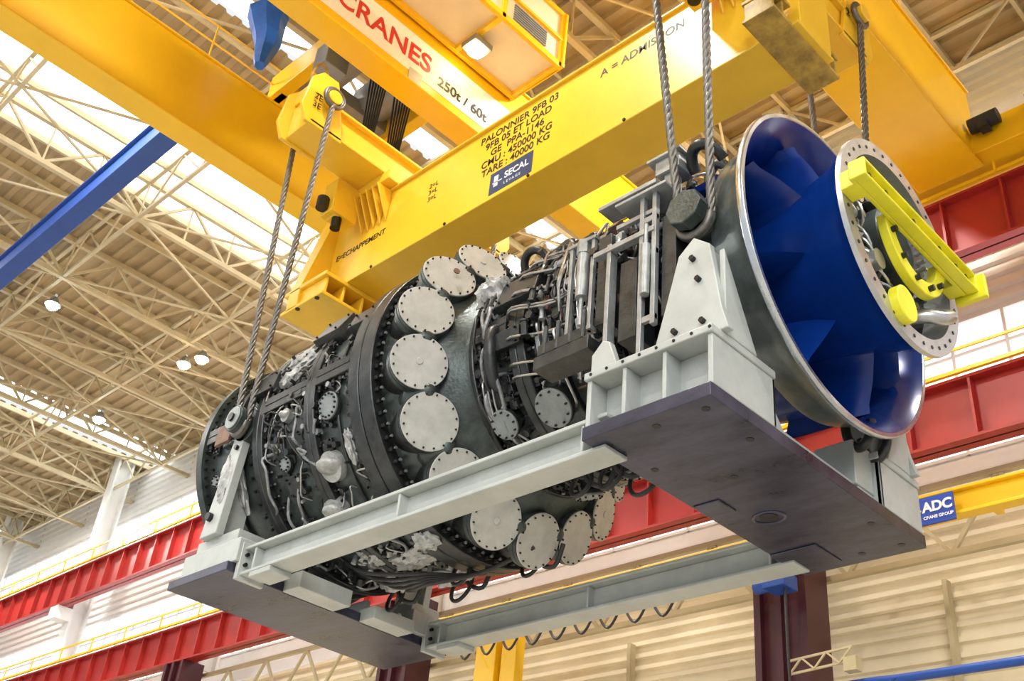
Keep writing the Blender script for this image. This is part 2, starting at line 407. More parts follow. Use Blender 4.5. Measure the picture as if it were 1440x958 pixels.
ab.box(-1.35,-1.0,-1.75,-1.45,1.0,1.22);ab.box(-1.45,-.95,-1.8,-1.4,1.22,1.26);ab.box(-1.25,-1.1,-1.7,-1.55,.6,1.0)
ab.done();ck.done()
mb=G('manifold_block',M['casing2'],T,bevel=.01)
mb.box(-2.95,-2.1,-1.95,-1.6,-1.28,-1.1);mb.box(-2.9,-2.2,-1.95,-1.9,-1.1,-.95)
mb.box(-1.75,-1.5,-1.85,-1.5,-1.3,-.2);mb.box(-1.15,-.95,-1.85,-1.5,-1.2,.2);mb.box(-2.15,-1.95,-1.8,-1.5,-.9,.4)
for x in (-2.8,-2.6,-2.4,-2.2): mb.cyl((x,-1.93,-1.1),(x,-1.93,-.7),.03,n=10)
mb.done()

tr=G('trunnions',M['casing'],T,bevel=.012)
for sg in(-1,1):
    tr.cyl((-.72,sg*1.3,0),(-.72,sg*1.72,0),.25,n=32);tr.cyl((-.72,sg*1.88,0),(-.72,sg*2.05,0),.235,n=8);tr.cyl((-.72,sg*1.7,0),(-.72,sg*1.9,0),.16,n=32)
    tr.box(-1.05,-.4,min(sg*1.3,sg*1.62),max(sg*1.3,sg*1.62),-.45,.42)
    tr.cyl((-9.05,sg*1.85,-.1),(-9.05,sg*2.12,-.1),.3,n=32);tr.cyl((-9.05,sg*2.26,-.1),(-9.05,sg*2.36,-.1),.22,n=32);tr.cyl((-9.05,sg*2.1,-.1),(-9.05,sg*2.3,-.1),.15,n=32)
    tr.box(-9.7,-8.75,min(sg*1.9,sg*2.08),max(sg*1.9,sg*2.08),-.3,.14)
tr.done()
tp=G('trunnion_lug_plates',M['cover2'],T,bevel=.01)
for sg in(-1,1): tp.cyl((-9.05,sg*2.36,-.1),(-9.05,sg*2.385,-.1),.19,n=32);bo.cyl((-9.05,sg*2.385,-.1),(-9.05,sg*2.42,-.1),.07,n=16)
tp.done()

bw=G('bellmouth_shell',M['bell'],T)
bw.lathe([(-.62,1.42),(-.6,1.70),(-.5,1.745),(-.3,1.80),(-.12,1.885),(-.04,1.97),(-.02,2.0)],160)
bw.done()
rm=G('bellmouth_rim',M['rim'],T)
rm.lathe([(-.05,1.96),(-.05,2.01),(-.035,2.02),(.02,2.02),(.035,2.01),(.035,1.965),(.02,1.955)],160)
rm.done()
for i in range(60):
    p=P(-.05,1.96,i*6);bo.cyl(p,p-Vector((.02,0,0)),.012,n=6)
bi=G('bellmouth_liner',M['blue'],T)
bi.lathe([(.03,1.965),(-.02,1.90),(-.1,1.82),(-.25,1.72),(-.45,1.62),(-.7,1.55),(-1.1,1.5),(-1.5,1.45)],160)
bi.lathe([(-1.5,1.45),(-1.5,.9)],96)
bi.done()
hub=G('inlet_hub_cone',M['blue'],T)
hub.lathe([(-1.5,.92),(-.9,.94),(-.5,.97),(-.2,1.0),(.1,1.05),(.35,1.11),(.55,1.18),(.68,1.25),(.74,1.31)],160)
hub.done()
vn=G('inlet_struts',M['blue'],T,ang=60)
for k in range(8):
    th=22+k*45;a=Nrm(th);t=Tng(th)
    prof=[(-.95,0),(-.75,.05),(-.4,.065),(-.05,.045),(.12,0),(-.05,-.045),(-.4,-.065),(-.75,-.05)]
    vs=[];n=len(prof);RS=((.9,0,2.2,.12),(.99,.0,1.9,.08),(1.05,0,1.2,.02),(1.12,0,1.,0),(1.35,-.08,1,0),(1.52,-.16,1.,0),(1.60,-.2,1.5,0),(1.7,-.22,2.,0))
    for R,sh,wf,ex in RS:
        for x,w in prof: vs.append(Vector((x+sh+(ex if x>0 else 0),0,0))+a*R+t*w*wf)
    fs=[(j*n+i,j*n+(i+1)%n,(j+1)*n+(i+1)%n,(j+1)*n+i) for j in range(len(RS)-1) for i in range(n)]
    vn.add(vs,fs)
vn.done()
hf=G('hub_flange_ring',M['alu'],T)
hf.lathe([(.74,1.32),(.80,1.32),(.80,1.12),(.70,1.12),(.5,1.08)],160)
hf.done()
for i in range(36):
    p=P(.80,1.22,i*10);bo.cyl(p-Vector((.01,0,0)),p+Vector((.008,0,0)),.022,n=12)
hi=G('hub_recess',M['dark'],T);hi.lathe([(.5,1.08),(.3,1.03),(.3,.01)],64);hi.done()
hp=G('bearing_housing',M['bell'],T)
hp.lathe([(.3,.95),(.45,.93),(.46,.80),(.6,.78),(.62,.62),(.5,.6)],96)
hp.lathe([(.5,.5),(.75,.5),(.78,.47),(.78,.3),(.65,.28),(.65,.01)],96)
for i in range(14):
    p=P(.6,.7,i*360/14+8);hp.cyl(p,p+Vector((.12,0,0)),.05,n=12)
hp.done()
sb=G('bearing_studs',M['alu'],T)
for i in range(20):
    p=P(.78,.4,i*18);sb.cyl(p,p+Vector((.09,0,0)),.03,n=10)
for i in range(24):
    p=P(.62,.7,i*15);sb.cyl(p,p+Vector((.03,0,0)),.022,n=8)
sb.tube([P(.5,.8,200),P(.8,.85,205),P(.92,.92,215),P(.92,.96,230),P(.7,.93,240),P(.45,.85,240)],.08,14)
sb.cyl((.55,-.6,-.55),(.8,-.6,-.55),.12,n=20);sb.cyl((.5,-.75,.3),(.72,-.75,.3),.1,n=20)
for i in range(12):
    a=U(60,260);sb.tube([P(.4,U(.7,.9),a),P(.7,.85,a+5),P(.75,.8,a+25),P(.5,.7,a+35)],.016,7)
sb.done()
hb=G('hub_insulation',M['blanket'],T)
for i,(th,R) in enumerate([(70,.95),(95,.98),(112,.95),(130,.96),(48,.9)]): hb.blob(P(.55,R,th),.2,.13,.13,seed=i+40,amp=.35)
hb.done()
ly=G('hub_lifting_bracket',M['lime'],T,bevel=.012)
YE=1.12
ly.box(.95,1.0,-1.42,YE,-.12,.12);ly.box(1.0,1.14,-1.42,YE,.085,.12);ly.box(1.0,1.14,-1.42,YE,-.12,-.085)
for y in (-1.42,YE): ly.box(.95,1.14,y-.02,y+.02,-.12,.12)
ly.box(.8,.97,-1.35,-1.1,-.12,.12);ly.box(.8,.97,YE-.25,YE,-.12,.12)
ly.box(.85,1.22,YE+.02,YE+.1,-.2,.12)
ly.lathe([(.84,.50),(.84,.68),(.95,.68),(.95,.50),(.84,.50)],60,95,265)
ly.cyl((.78,-.28,-1.0),(.9,-.28,-1.0),.215,n=36)
ly.done()
for y in (-1.25,-.9,-.3,.3,.7,.95): bo.cyl((.96,y,.0),(1.1,y,.0),.035,n=6)
for a in (110,140,170,200,230): p=P(.95,.59,a);bo.cyl(p,p+Vector((.06,0,0)),.035,n=6)
bo.done()

# ============================================================ TRANSPORT FRAME
F=empty('transport_frame')
fr=G('frame_steelwork',M['frame'],F,bevel=.012)
pl=G('base_plates',M['plate'],F,bevel=.01)
ZB=-2.61
pl.box(-1.93,-.31,-2.14,2.14,ZB,ZB+.16)
for sg in(-1,1):
    a,b=(-2.1,-1.0) if sg<0 else (1.15,2.1)
    zt=-1.78
    fr.box(-1.95,-.29,a-.04,b,zt-.09,zt)
    fr.box(-.37,-.31,a,b,ZB+.16,zt-.09)
    fr.box(-1.93,-1.87,a,b,ZB+.16,zt-.09)
    yi=a+.28 if sg<0 else b-.28
    fr.box(-1.87,-.37,yi-.03,yi+.03,ZB+.16,zt-.09)
    for x in (-1.42,-.9): fr.box(x-.025,x+.025,a,b,ZB+.16,zt-.09)
    ye=b if sg<0 else a
    fr.box(-1.93,-.31,min(ye,ye+sg*.05),max(ye,ye+sg*.05),ZB+.16,zt-.09)
fr.box(-1.6,-.45,-1.0,1.15,ZB+.16,ZB+.34)
fr.prism([(-1.0,ZB+.16),(-.55,ZB+.16),(-1.0,-1.95)],0,-.5,-.42);fr.prism([(1.15,ZB+.16),(.7,ZB+.16),(1.15,-1.95)],0,-.5,-.42)
fr.box(-.9,-.4,.75,1.15,ZB+.3,-1.75)
for sg in(-1,1):
    y0=sg*1.98;y1=sg*1.88
    fr.prism([(-1.15,-1.78),(-.2,-1.78),(-.28,-1.5),(-.42,-.62),(-.62,-.45),(-.82,-.62),(-.98,-1.2)],1,min(y0,y1),max(y0,y1))
    fr.box(-.75,-.5,min(sg*1.4,sg*1.9),max(sg*1.4,sg*1.9),-1.78,-.55)
    fr.prism([(sg*1.9,-1.78),(sg*1.35,-1.78),(sg*1.9,-.7)],0,-.35,-.28)
    fr.prism([(-2.0,-1.78),(-1.6,-1.78),(-1.75,-1.35),(-1.85,-1.3),(-2.0,-1.45)],1,min(y0,y1),max(y0,y1))
bt=G('frame_bolts',M['bolt'],F)
for sg in(-1,1):
    for x,z in [(-.62,-.75),(-.55,-1.05),(-.85,-1.6),(-.5,-1.6)]: bt.cyl((x,sg*1.98,z),(x,sg*2.03,z),.035,n=6)
for x,y in [(-1.75,-1.9),(-1.1,-1.95),(-.5,-1.95),(-1.7,-1.2),(-.5,-1.2),(-1.6,1.8),(-1.0,1.9),(-.5,1.9),(-.5,1.2),(-1.1,-.6),(-1.8,-.2)]:
    bt.cyl((x,y,ZB-.004),(x,y,ZB+.01),.045,n=20)
for i in range(8):
    x=-1.85+i*.22;bt.cyl((x,-2.125,-1.825),(x,-2.15,-1.825),.018,n=8)
bt.cyl((-1.35,.45,ZB-.006),(-1.35,.45,ZB+.01),.11,n=28)
pl.tube([Vector((-1.35+.19*math.cos(q),.45+.15*math.sin(q),ZB)) for q in [2*pi*k/12 for k in range(12)]],.022,6,2,closed=True)
pl.box(-1.93,-1.3,1.35,1.95,ZB-.02,ZB);pl.box(-1.9,-1.55,-.25,.1,ZB-.02,ZB)
pl.box(-10.14,-8.55,-2.14,2.14,ZB,ZB+.14)
for sg in(-1,1):
    a,b=sorted((sg*2.08,sg*1.25))
    fr.box(-9.95,-8.45,a,b,ZB+.14,ZB+.5)
    a,b=sorted((sg*2.0,sg*1.4))
    fr.box(-9.8,-8.7,a,b,ZB+.5,ZB+.72)
    y0,y1=sorted((sg*2.12,sg*1.98))
    fr.prism([(-9.6,-1.9),(-9.15,-1.9),(-9.0,-.15),(-9.25,-.05)],1,y0,y1)
    y0,y1=sorted((sg*2.0,sg*1.6));fr.box(-9.42,-9.28,y0,y1,-1.9,-.6)
    bt.cyl((-9.12,sg*2.12,-.5),(-9.12,sg*2.17,-.5),.04,n=6);bt.cyl((-9.4,sg*2.12,-1.6),(-9.4,sg*2.19,-1.6),.07,n=12)
for y in (-1.1,-.45,.45,1.1): fr.box(-10.0,-8.6,y-.04,y+.04,ZB+.14,ZB+.4)
fr.box(-9.7,-8.9,-1.3,1.3,ZB+.14,ZB+.3);fr.box(-8.6,-8.15,-1.15,-.2,ZB+.0,ZB+.25);fr.box(-8.6,-8.2,.3,1.1,ZB,ZB+.2)
for sg in(-1,1):
    y0,y1=sorted((sg*1.97,sg*1.6));ym=(y0+y1)/2
    zt,zb=-2.23,-2.66
    fr.box(-8.5,-1.75,y0,y1,zt-.05,zt);fr.box(-8.5,-1.75,y0,y1,zb,zb+.05);fr.box(-8.5,-1.75,ym-.03,ym+.03,zb+.05,zt-.05)
    fr.box(-8.52,-8.44,y0-.05,y1+.05,zb-.06,zt+.06);
    for x in (-8.2,-5.1,-2.1): fr.box(x-.02,x+.02,y0+.02,y1-.02,zb+.05,zt-.05)
    for z in (-2.35,-2.5):
        for y in (y0+.04,y1-.04): bt.cyl((-8.44,y,z),(-8.39,y,z),.03,n=6)
    fr.box(-8.2,-7.7,y0,y1,zb-.08,zb)
fr.done();pl.done();bt.done()
wr=G('leg_wrapping',M['blanket'],F)
for sg in(-1,1): wr.blob((-9.28,sg*2.08,-1.0),.16,.1,.42,seed=9,amp=.3)
wr.done()
rp=G('leg_clamp_plates',M['rust'],F,bevel=.008)
for sg in(-1,1):
    y0,y1=sorted((sg*2.14,sg*2.2));rp.box(-9.75,-9.35,y0,y1,-.32,.02)
rp.done()

# ============================================================ LIFTING BEAM
L=empty('lifting_beam')
lb=G('main_box_beam',M['yellow2'],L,bevel=.015)
lb.box(-10.5,.0,-.4,.4,4.0,5.78)
lb.box(-10.5,.0,-.46,.46,3.95,4.0);lb.box(-10.5,.0,-.46,.46,5.78,5.83)
lb.prism([(-.95,3.45),(.95,3.45),(.95,3.9),(.5,6.0),(-.5,6.0),(-.95,3.9)],0,-10.85,-10.5)
lb.box(-11.0,-9.7,-.95,.95,3.42,3.5);lb.box(-11.0,-9.7,-.95,.95,3.86,3.95)
for y in (-.85,-.45,0,.45,.85): lb.box(-10.9,-9.75,y-.03,y+.03,3.5,3.86)
for xc in(-9.25,-.85):
    lb.box(xc-.6,xc+.6,-.7,.7,5.83,6.05)
    lb.box(xc-.32,xc+.32,-2.5,2.5,6.1,6.75);lb.box(xc-.42,xc+.42,-2.5,2.5,6.05,6.12);lb.box(xc-.42,xc+.42,-2.5,2.5,6.72,6.79)
    for sg in(-1,1):
        for dx in(-.36,-.18,0,.18,.36):
            lb.prism([(sg*.4,5.8),(sg*.78,5.8),(sg*.42,5.05)],0,xc+dx-.02,xc+dx+.02)
        for dx in(-.38,.38):
            lb.prism([(sg*1.75,6.0),(sg*2.6,6.0),(sg*2.75,6.35),(sg*2.65,7.1),(sg*2.45,7.35),(sg*2.1,7.35),(sg*1.95,6.9)],0,xc+dx-.04,xc+dx+.04)
        lb.box(xc-.4,xc+.4,min(sg*2.15,sg*2.5),max(sg*2.15,sg*2.5),6.9,7.25)
        lb.cyl((xc-.5,sg*2.2,6.75),(xc+.5,sg*2.2,6.75),.17,n=28)
        for e_ in (-1,1): lb.cyl((xc+e_*.5,sg*2.2,6.75),(xc+e_*.63,sg*2.2,6.75),.15,n=28)
    lb.box(xc-.75,xc-.35,-1.2,-.6,5.2,6.0);lb.cyl((xc-.7,-1.0,5.35),(xc-.4,-1.0,5.35),.17,n=20)
lb.done()
lf=G('worn_landing_foot',M['yellow_dk'],L,bevel=.01)
lf.box(-.6,-.1,-.9,.78,3.93,3.99);lf.box(-.6,-.1,-.9,-.46,4.3,4.36);lf.box(-.6,-.1,.46,.78,4.3,4.36)
for y in (-.86,-.62,.58,.75): lf.box(-.57,-.13,y-.025,y+.025,3.99,4.3)
lf.done()
lk=G('hardware',M['bolt'],L)
for xc in(-9.25,-.85):
    lk.cyl((xc-.55,-1.3,5.5),(xc-.55,-1.3,5.25),.12,n=16)
    lk.cyl((xc-.5,-.95,5.2),(xc-.5,-.95,4.95),.1,n=14)
for y in (-.9,0,.9):
    for x in(-.3,.3): lk.cyl((-10.2+x,y,3.40),(-10.2+x,y,3.42),.05,n=6)
for x in (-9.,-7.,-5.,-3.): lk.cyl((x,-.404,3.985),(x,-.48,3.985),.03,n=10)
lk.done()
lo=G('rigging_rings',M['yellow_dk'],L)
for xc in(-9.25,-.85):
    for sg in(-1,1): lo.tube([Vector((xc,sg*2.3+.2*math.cos(q),7.35+.62*math.sin(q))) for q in [pi*k/8 for k in range(9)]],.028,8)
lo.done()
yb=-.404
text('capacity_lettering','PALONNIER 9FB 03\n9FB 05 ET LOAD\nGE  PPA-1146\nCMU : 450000 KG\nTARE : 40000 KG',(-5.45,yb,5.5),pi/2,0,.22,M['black'],L,'CENTER',.003,.95)
text('exhaust_side_lettering','E=ECHAPPEMENT',(-10.35,yb,4.75),pi/2,0,.19,M['black'],L,'LEFT',.002)
text('intake_side_lettering','A = ADMISSION',(-3.6,yb,5.35),pi/2,0,.24,M['black'],L,'LEFT',.002)
text('number_lettering','2=L\n3=L\n3=L',(-7.7,yb,5.2),pi/2,0,.16,M['black'],L)
text('end_mark_lettering','2E\n3E',(-8.81,-2.55,6.6),pi/2,pi/2,.2,M['black'],L)
text('end_mark_lettering_b','2E\n3E',(-8.81,1.9,6.6),pi/2,pi/2,.2,M['black'],L)
text('end_mark_lettering_c','2',(-.41,1.9,6.6),pi/2,pi/2,.25,M['black'],L)
lp=G('maker_label',M['labelblue'],L);lp.box(-6.0,-5.0,-.406,-.401,4.12,4.6);lp.done()
text('maker_label_text','SECAL',(-5.65,-.408,4.33),pi/2,0,.2,M['white'],L,'LEFT',.004)
text('maker_label_subtext','L E V A G E',(-5.65,-.408,4.2),pi/2,0,.08,M['white'],L)
lw=G('maker_label_lines',M['white'],L);lw.box(-5.93,-5.7,-.4085,-.406,4.34,4.36);lw.box(-5.9,-5.8,-.4085,-.406,4.26,4.5);lw.done()

# ============================================================ WIRE ROPES
def rope(gg,a,b,r=.05,pitch=.55,ns=4):
    a=Vector(a);b=Vector(b);d=b-a;Ln=d.length;d.normalize()
    e=d.orthogonal().normalized();h=d.cross(e);n=max(2,int(Ln/pitch*9))
    for s in range(ns):
        pts=[]
        for i in range(n+1):
            t=i/n;q=2*pi*(t*Ln/pitch+s/ns);pts.append(a+d*(t*Ln)+(e*math.cos(q)+h*math.sin(q))*r*.52)
        gg.tube(pts,r*.5,6,1)
for xc,xt,yt,zt,xr,sp in((-9.25,-9.05,2.2,-.1,.17,.57),(-.85,-.72,1.8,0.,.21,.52)):
    for sg in(-1,1):
        o=empty('wire_rope_sling');r_=G('rope',M['rope'],o,ang=80)
        for s2 in (-1,1):
            rope(r_,(xc+s2*sp,sg*2.2,6.75),(xt+s2*xr,sg*yt,zt-.05),.055)
            r_.tube([Vector((xc+s2*sp,sg*2.2+.2*math.cos(q),6.75+.2*math.sin(q))) for q in [2*pi*k/14 for k in range(14)]],.05,8,2,closed=True)
        for dy in (0,.03):
            r_.tube([Vector((xt+xr*1.0*math.cos(q),sg*(yt+dy),zt-.05+xr*1.05*math.sin(q))) for q in [pi+pi*k/10 for k in range(11)]],.055,8,3)
        r_.done()

# ============================================================ OVERHEAD CRANES
def girder(gg,x0,x1,y0,y1,z0,z1):
    gg.box(x0,x1,y0,y1,z0+.05,z1-.05);gg.box(x0-.06,x1+.06,y0,y1,z0,z0+.05);gg.box(x0-.06,x1+.06,y0,y1,z1-.05,z1)
K=empty('overhead_crane')
cg=G('bridge_girders',M['yellow'],K,bevel=.02)
girder(cg,-9.12,-8.62,-20,8.6,8.4,10.6);girder(cg,-13.98,-13.42,-20,8.6,8.35,10.55)
cg.box(-18.,-7.,8.3,9.3,8.55,9.3)
for x in (-15.5,-10.5,-7.6): cg.box(x-.3,x+.3,8.2,8.3,8.5,9.4)
cg.done()
tw=G('trolley',M['yellow'],K,bevel=.02)
tw.box(-13.6,-9.0,-1.3,-1.0,10.65,11.4);tw.box(-13.6,-9.0,1.4,1.7,10.65,11.4)
tw.box(-13.5,-13.1,-1.2,1.6,10.65,11.2);tw.box(-9.4,-9.0,-1.2,1.6,10.65,11.2)
tw.done()
td=G('hoist_machinery',M['grey'],K,bevel=.02)
td.cyl((-12.6,.9,11.5),(-9.6,.9,11.5),.5,n=28);td.cyl((-12.6,-.5,11.5),(-9.6,-.5,11.5),.5,n=28)
td.box(-10.2,-9.2,-1.6,.8,9.75,9.82);td.box(-10.25,-10.2,-1.6,.8,9.82,10.5);td.box(-11.3,-10.8,-1.5,-.9,9.9,10.6)
td.box(-12.9,-12.4,-1.2,1.5,10.9,11.3)
td.done()
hk=G('hook_block',M['yellow'],K,bevel=.02)
for x in(-10.35,-9.95): hk.prism([(-.5,6.7),(.3,6.7),(.4,7.2),(.15,7.5),(-.35,7.5),(-.6,7.2)],0,x-.04,x+.04)
hk.box(-10.3,-10.0,-.25,.05,5.83,6.8)
hk.done()
hc=G('hoist_ropes',M['dark'],K)
for i in range(7):
    x=-10.6+i*.16
    for y in(-.45,.25): hc.cyl((-10.3+i*.05,y,7.1),(x,y,11.3),.022,n=8)
hc.cyl((-10.4,-.1,7.1),(-9.9,-.1,7.1),.34,n=28)
hc.done()
PZ=10.05
ph=G('service_platform_panels',M['cream'],K)
ph.box(-8.5,-7.1,-5.0,2.0,PZ+.12,PZ+1.6);ph.done()
te=G('service_platform_frame',M['yellow'],K,bevel=.012)
for y in(-5.05,-3.3,-1.55,.2,1.95):
    te.box(-8.55,-7.05,y,y+.12,PZ,PZ+.14);te.box(-7.12,-7.04,y,y+.12,PZ,PZ+1.7)
for x in(-8.56,-7.14): te.box(x,x+.1,-5.05,2.07,PZ-.02,PZ+.14)
te.box(-7.13,-7.03,-5.05,2.07,PZ+1.6,PZ+1.72);te.box(-8.6,-7.0,2.03,2.1,PZ,PZ+1.7);te.box(-7.13,-7.03,-5.05,2.07,PZ+.8,PZ+.88)
te.done()
lv=G('louvres',M['grey'],K)
for y in(-1.2,.55):
    for i in range(7): lv.box(-7.1,-7.06,y,y+1.0,PZ+.25+i*.07,PZ+.28+i*.07)
lv.done()
hr=G('handrails',M['yellow'],K)
for z in(11.05,11.6): hr.cyl((-13.45,-20,z),(-13.45,-1.2,z),.022,n=8)
for y in range(-19,-1,2): hr.cyl((-13.45,y,10.5),(-13.45,y,11.6),.022,n=8)
for z in(10.3,10.75): hr.cyl((-10.2,-1.6,z),(-9.2,-1.6,z),.02,n=8)
hr.done()
bd=G('capacity_sign_band',M['white'],K);bd.box(-8.619,-8.612,-3.6,2.4,8.70,9.75);bd.done()
text('crane_lettering','CRANES',(-8.605,-2.75,9.0),pi/2,pi/2,.68,M['redtxt'],K,'LEFT',.012)
text('capacity_text','250t / 60t',(-8.605,.0,8.9),pi/2,pi/2,.36,M['black'],K,'LEFT',.008)
ic=G('icon_plate',M['cover'],K);ic.box(-8.614,-8.603,-.75,-.4,8.48,8.8);ic.done()
x_=G('floodlight_housing',M['grey'],K,bevel=.01);x_.box(-8.2,-7.75,.15,.65,PZ-.2,PZ-.04);x_.done()
x_=G('floodlight_lens',M['lampw'],K);x_.cyl((-7.98,.4,PZ-.25),(-7.98,.4,PZ-.2),.2,n=24);x_.done()

K2=empty('overhead_crane')
cg=G('bridge_girders',M['yellow'],K2,bevel=.02)
girder(cg,-2.3,-1.0,-20,8.6,8.4,10.6);girder(cg,3.4,4.4,-20,8.6,8.4,10.6)
cg.box(-4.5,7,8.3,9.3,8.55,9.3)
for x in (-3.8,-2.8,1.0,3.): cg.box(x-.3,x+.3,8.2,8.3,8.5,9.4);cg.cyl((x,8.3,9.3),(x,8.9,9.8),.22,n=20)
cg.done()
hr=G('handrails',M['yellow'],K2)
for z in (9.8,10.2): hr.cyl((-6,9.4,z),(12,9.4,z),.03,n=8)
for x in range(-6,13,2): hr.cyl((x,9.4,9.2),(x,9.4,10.2),.03,n=8)
hr.done()
hm=G('travel_motors',M['dark'],K2)
for x in(-.6,.6): hm.cyl((x-.3,8.1,9.1),(x+.3,8.1,9.1),.17,n=18);hm.box(x-.1,x+.1,7.95,8.2,8.85,9.0)
hm.done()
o=empty('blue_hoist_cover')
x_=G('bag',M['bagblue'],o);x_.tube([(-12.6,-2.3,12.0),(-12.55,-2.25,11.6),(-12.4,-2.2,11.0),(-12.3,-2.25,10.4),(-12.2,-2.3,10.0)],lambda t:.5-.38*t,7);x_.done()
x_=G('hanger',M['grey'],o);x_.cyl((-12.6,-2.3,12),(-12.6,-2.3,12.6),.05);x_.done()
o=empty('blue_crane_girder')
x_=G('girder',M['craneblue'],o,bevel=.02);x_.box(-60,-14.3,-2.7,-2.2,9.8,10.3);x_.box(-60,-14.3,-2.8,-2.1,10.3,10.35);x_.done()

# ============================================================ HALL
X0,X1,Y0,Y1,ZR=-110,22,-24,11.2,14.4
ZF=-OFF
f_=G('floor',M['floor']);f_.box(X0,X1+20,Y0-20,Y1,ZF-.2,ZF);f_.done(False)
w=G('wall_back',M['cream']);w2=G('wall_back_upper',M['white'])
def cladding(gg,z0,z1,pitch=.34,dep=.09):
    n=int((z1-z0)/pitch);pr=[]
    for i in range(n):
        z=z0+i*pitch;pr+=[(Y1,z),(Y1,z+pitch*.45),(Y1-dep,z+pitch*.55),(Y1-dep,z+pitch*.9),(Y1,z+pitch)]
    vs=[];
    for x in(X0,X1):
        for p in pr: vs.append((x,p[0],p[1]))
    k=len(pr);gg.add(vs,[(i,i+1,k+i+1,k+i) for i in range(k-1)])
cladding(w,ZF,2.4,.3);cladding(w2,6.7,9.0);cladding(w2,11.6,ZR+.6)
w2.box(X0,X1,Y1-.02,Y1+.1,2.4,3.4)
w.done(False);w2.done(False)
wi=G('window_1',M['glass']);wi.box(X0,X1,Y1+.02,Y1+.06,3.4,6.7);wi.box(X0,X1,Y1+.02,Y1+.06,9.0,11.7);wi.done(False)  # glazing extended with a glowing upper band, added to brighten the wall
mu=G('trim_1',M['white'])
x=X0
while x<X1:
    mu.box(x,x+.07,Y1-.08,Y1+.02,3.4,6.7);mu.box(x,x+.07,Y1-.08,Y1+.02,9.,11.7);x+=1.2
for z in(3.4,4.2,5.0,5.8,6.65,9.0,9.9,10.8,11.6): mu.box(X0,X1,Y1-.07,Y1+.02,z,z+.07)
mu.done(False)
dk=G('ceiling',M['deck'])
strips=[(-24.3,-19.6),(-15.4,-13.2),(-42,-40),(-60,-57)]
segs=[];cur=X0
for a,b in sorted(strips): segs.append((cur,a));cur=b
segs.append((cur,X1))
for a,b in segs:
    pr=[];y=Y0
    while y<Y1+.6:
        pr+=[(y,ZR),(y+.22,ZR),(y+.27,ZR-.1),(y+.45,ZR-.1),(y+.5,ZR)];y+=.5
    k=len(pr);vs=[(a,p[0],p[1]) for p in pr]+[(b,p[0],p[1]) for p in pr]
    dk.add(vs,[(i,i+1,k+i+1,k+i) for i in range(k-1)])
dk.done(False)
for i,(a,b) in enumerate(strips):
    s_=G('window_%d'%(i+2),M['sky']);s_.box(a,b,Y0,Y1+.5,ZR+.1,ZR+.14);s_.done(False)
rt=G('roof_truss',M['truss'])
zb_,zt_=12.7,14.15
xs=[X for X in range(-108,22,5)]
for X in xs:
    rt.beam((X,Y0,zb_),(X,Y1,zb_),.16,.16);rt.beam((X,Y0,zt_),(X,Y1,zt_),.16,.16)
    y=Y0;k=0
    while y<Y1-.5:
        y2=min(y+1.6,Y1)
        rt.beam((X,y,zb_ if k%2 else zt_),(X,y2,zt_ if k%2 else zb_),.08,.08);rt.beam((X,y2,zb_),(X,y2,zt_),.05,.05)
        y=y2;k+=1
for Yv in(-20,-15,-10,-5,0,5,9.8):
    rt.beam((X0,Yv,zb_),(X1,Yv,zb_),.11,.11);rt.beam((X0,Yv,zt_),(X1,Yv,zt_),.12,.12)
    x=X0+2;k=0
    while x<X1-1:
        rt.beam((x,Yv,zb_ if k%2 else zt_),(x+1.5,Yv,zt_ if k%2 else zb_),.06,.06);x+=1.5;k+=1
x=X0+2
while x<X1:
    rt.box(x-.05,x+.05,Y0,Y1,ZR-.3,ZR-.1);x+=2
for X in xs[:-1]:
    for Yv in(-20,-10,0):
        rt.beam((X,Yv,zb_),(X+5,Yv+10,zb_),.06,.06);rt.beam((X,Yv+10,zb_),(X+5,Yv,zb_),.06,.06)
rt.done(False)
def runway(z0,z1,yy,w_=.45):
    o=empty('crane_runway_beam');q=G('girder',M['red'],o)
    q.box(X0,X1,yy-.02,yy+.02,z0,z1);q.box(X0,X1,yy-w_/2,yy+w_/2,z0,z0+.06);q.box(X0,X1,yy-w_/2,yy+w_/2,z1-.06,z1)
    x=X0
    while x<X1: q.box(x,x+.05,yy-w_/2+.02,yy,z0+.06,z1-.06);x+=1.3
    q.done(False)
    q=G('rail_and_conductors',M['yellow'],o)
    q.box(X0,X1,yy-w_/2-.12,yy-w_/2-.04,z1+.02,z1+.1);q.box(X0,X1,yy-.04,yy+.04,z1,z1+.12)
    q.box(X0,X1,yy-w_/2-.16,yy-w_/2-.12,z1+.5,z1+.56)
    x=X0
    while x<X1: q.box(x,x+.05,yy-w_/2-.16,yy-w_/2-.12,z1,z1+.5);x+=2.6
    q.done(False)
runway(6.75,8.25,9.1);runway(2.5,3.85,9.1)
lt=G('wall_lattice_girder',M['cream2'])
for z in(.75,2.2): lt.box(X0,X1,9.9,10.02,z,z+.12)
x=X0;k=0
while x<X1:
    lt.beam((x,9.96,.8 if k%2 else 2.25),(x+1.1,9.96,2.25 if k%2 else .8),.08,.08);x+=1.1;k+=1
for x in range(-100,20,4): lt.box(x,x+.1,10.9,11.1,ZF,.75)
lt.done(False)
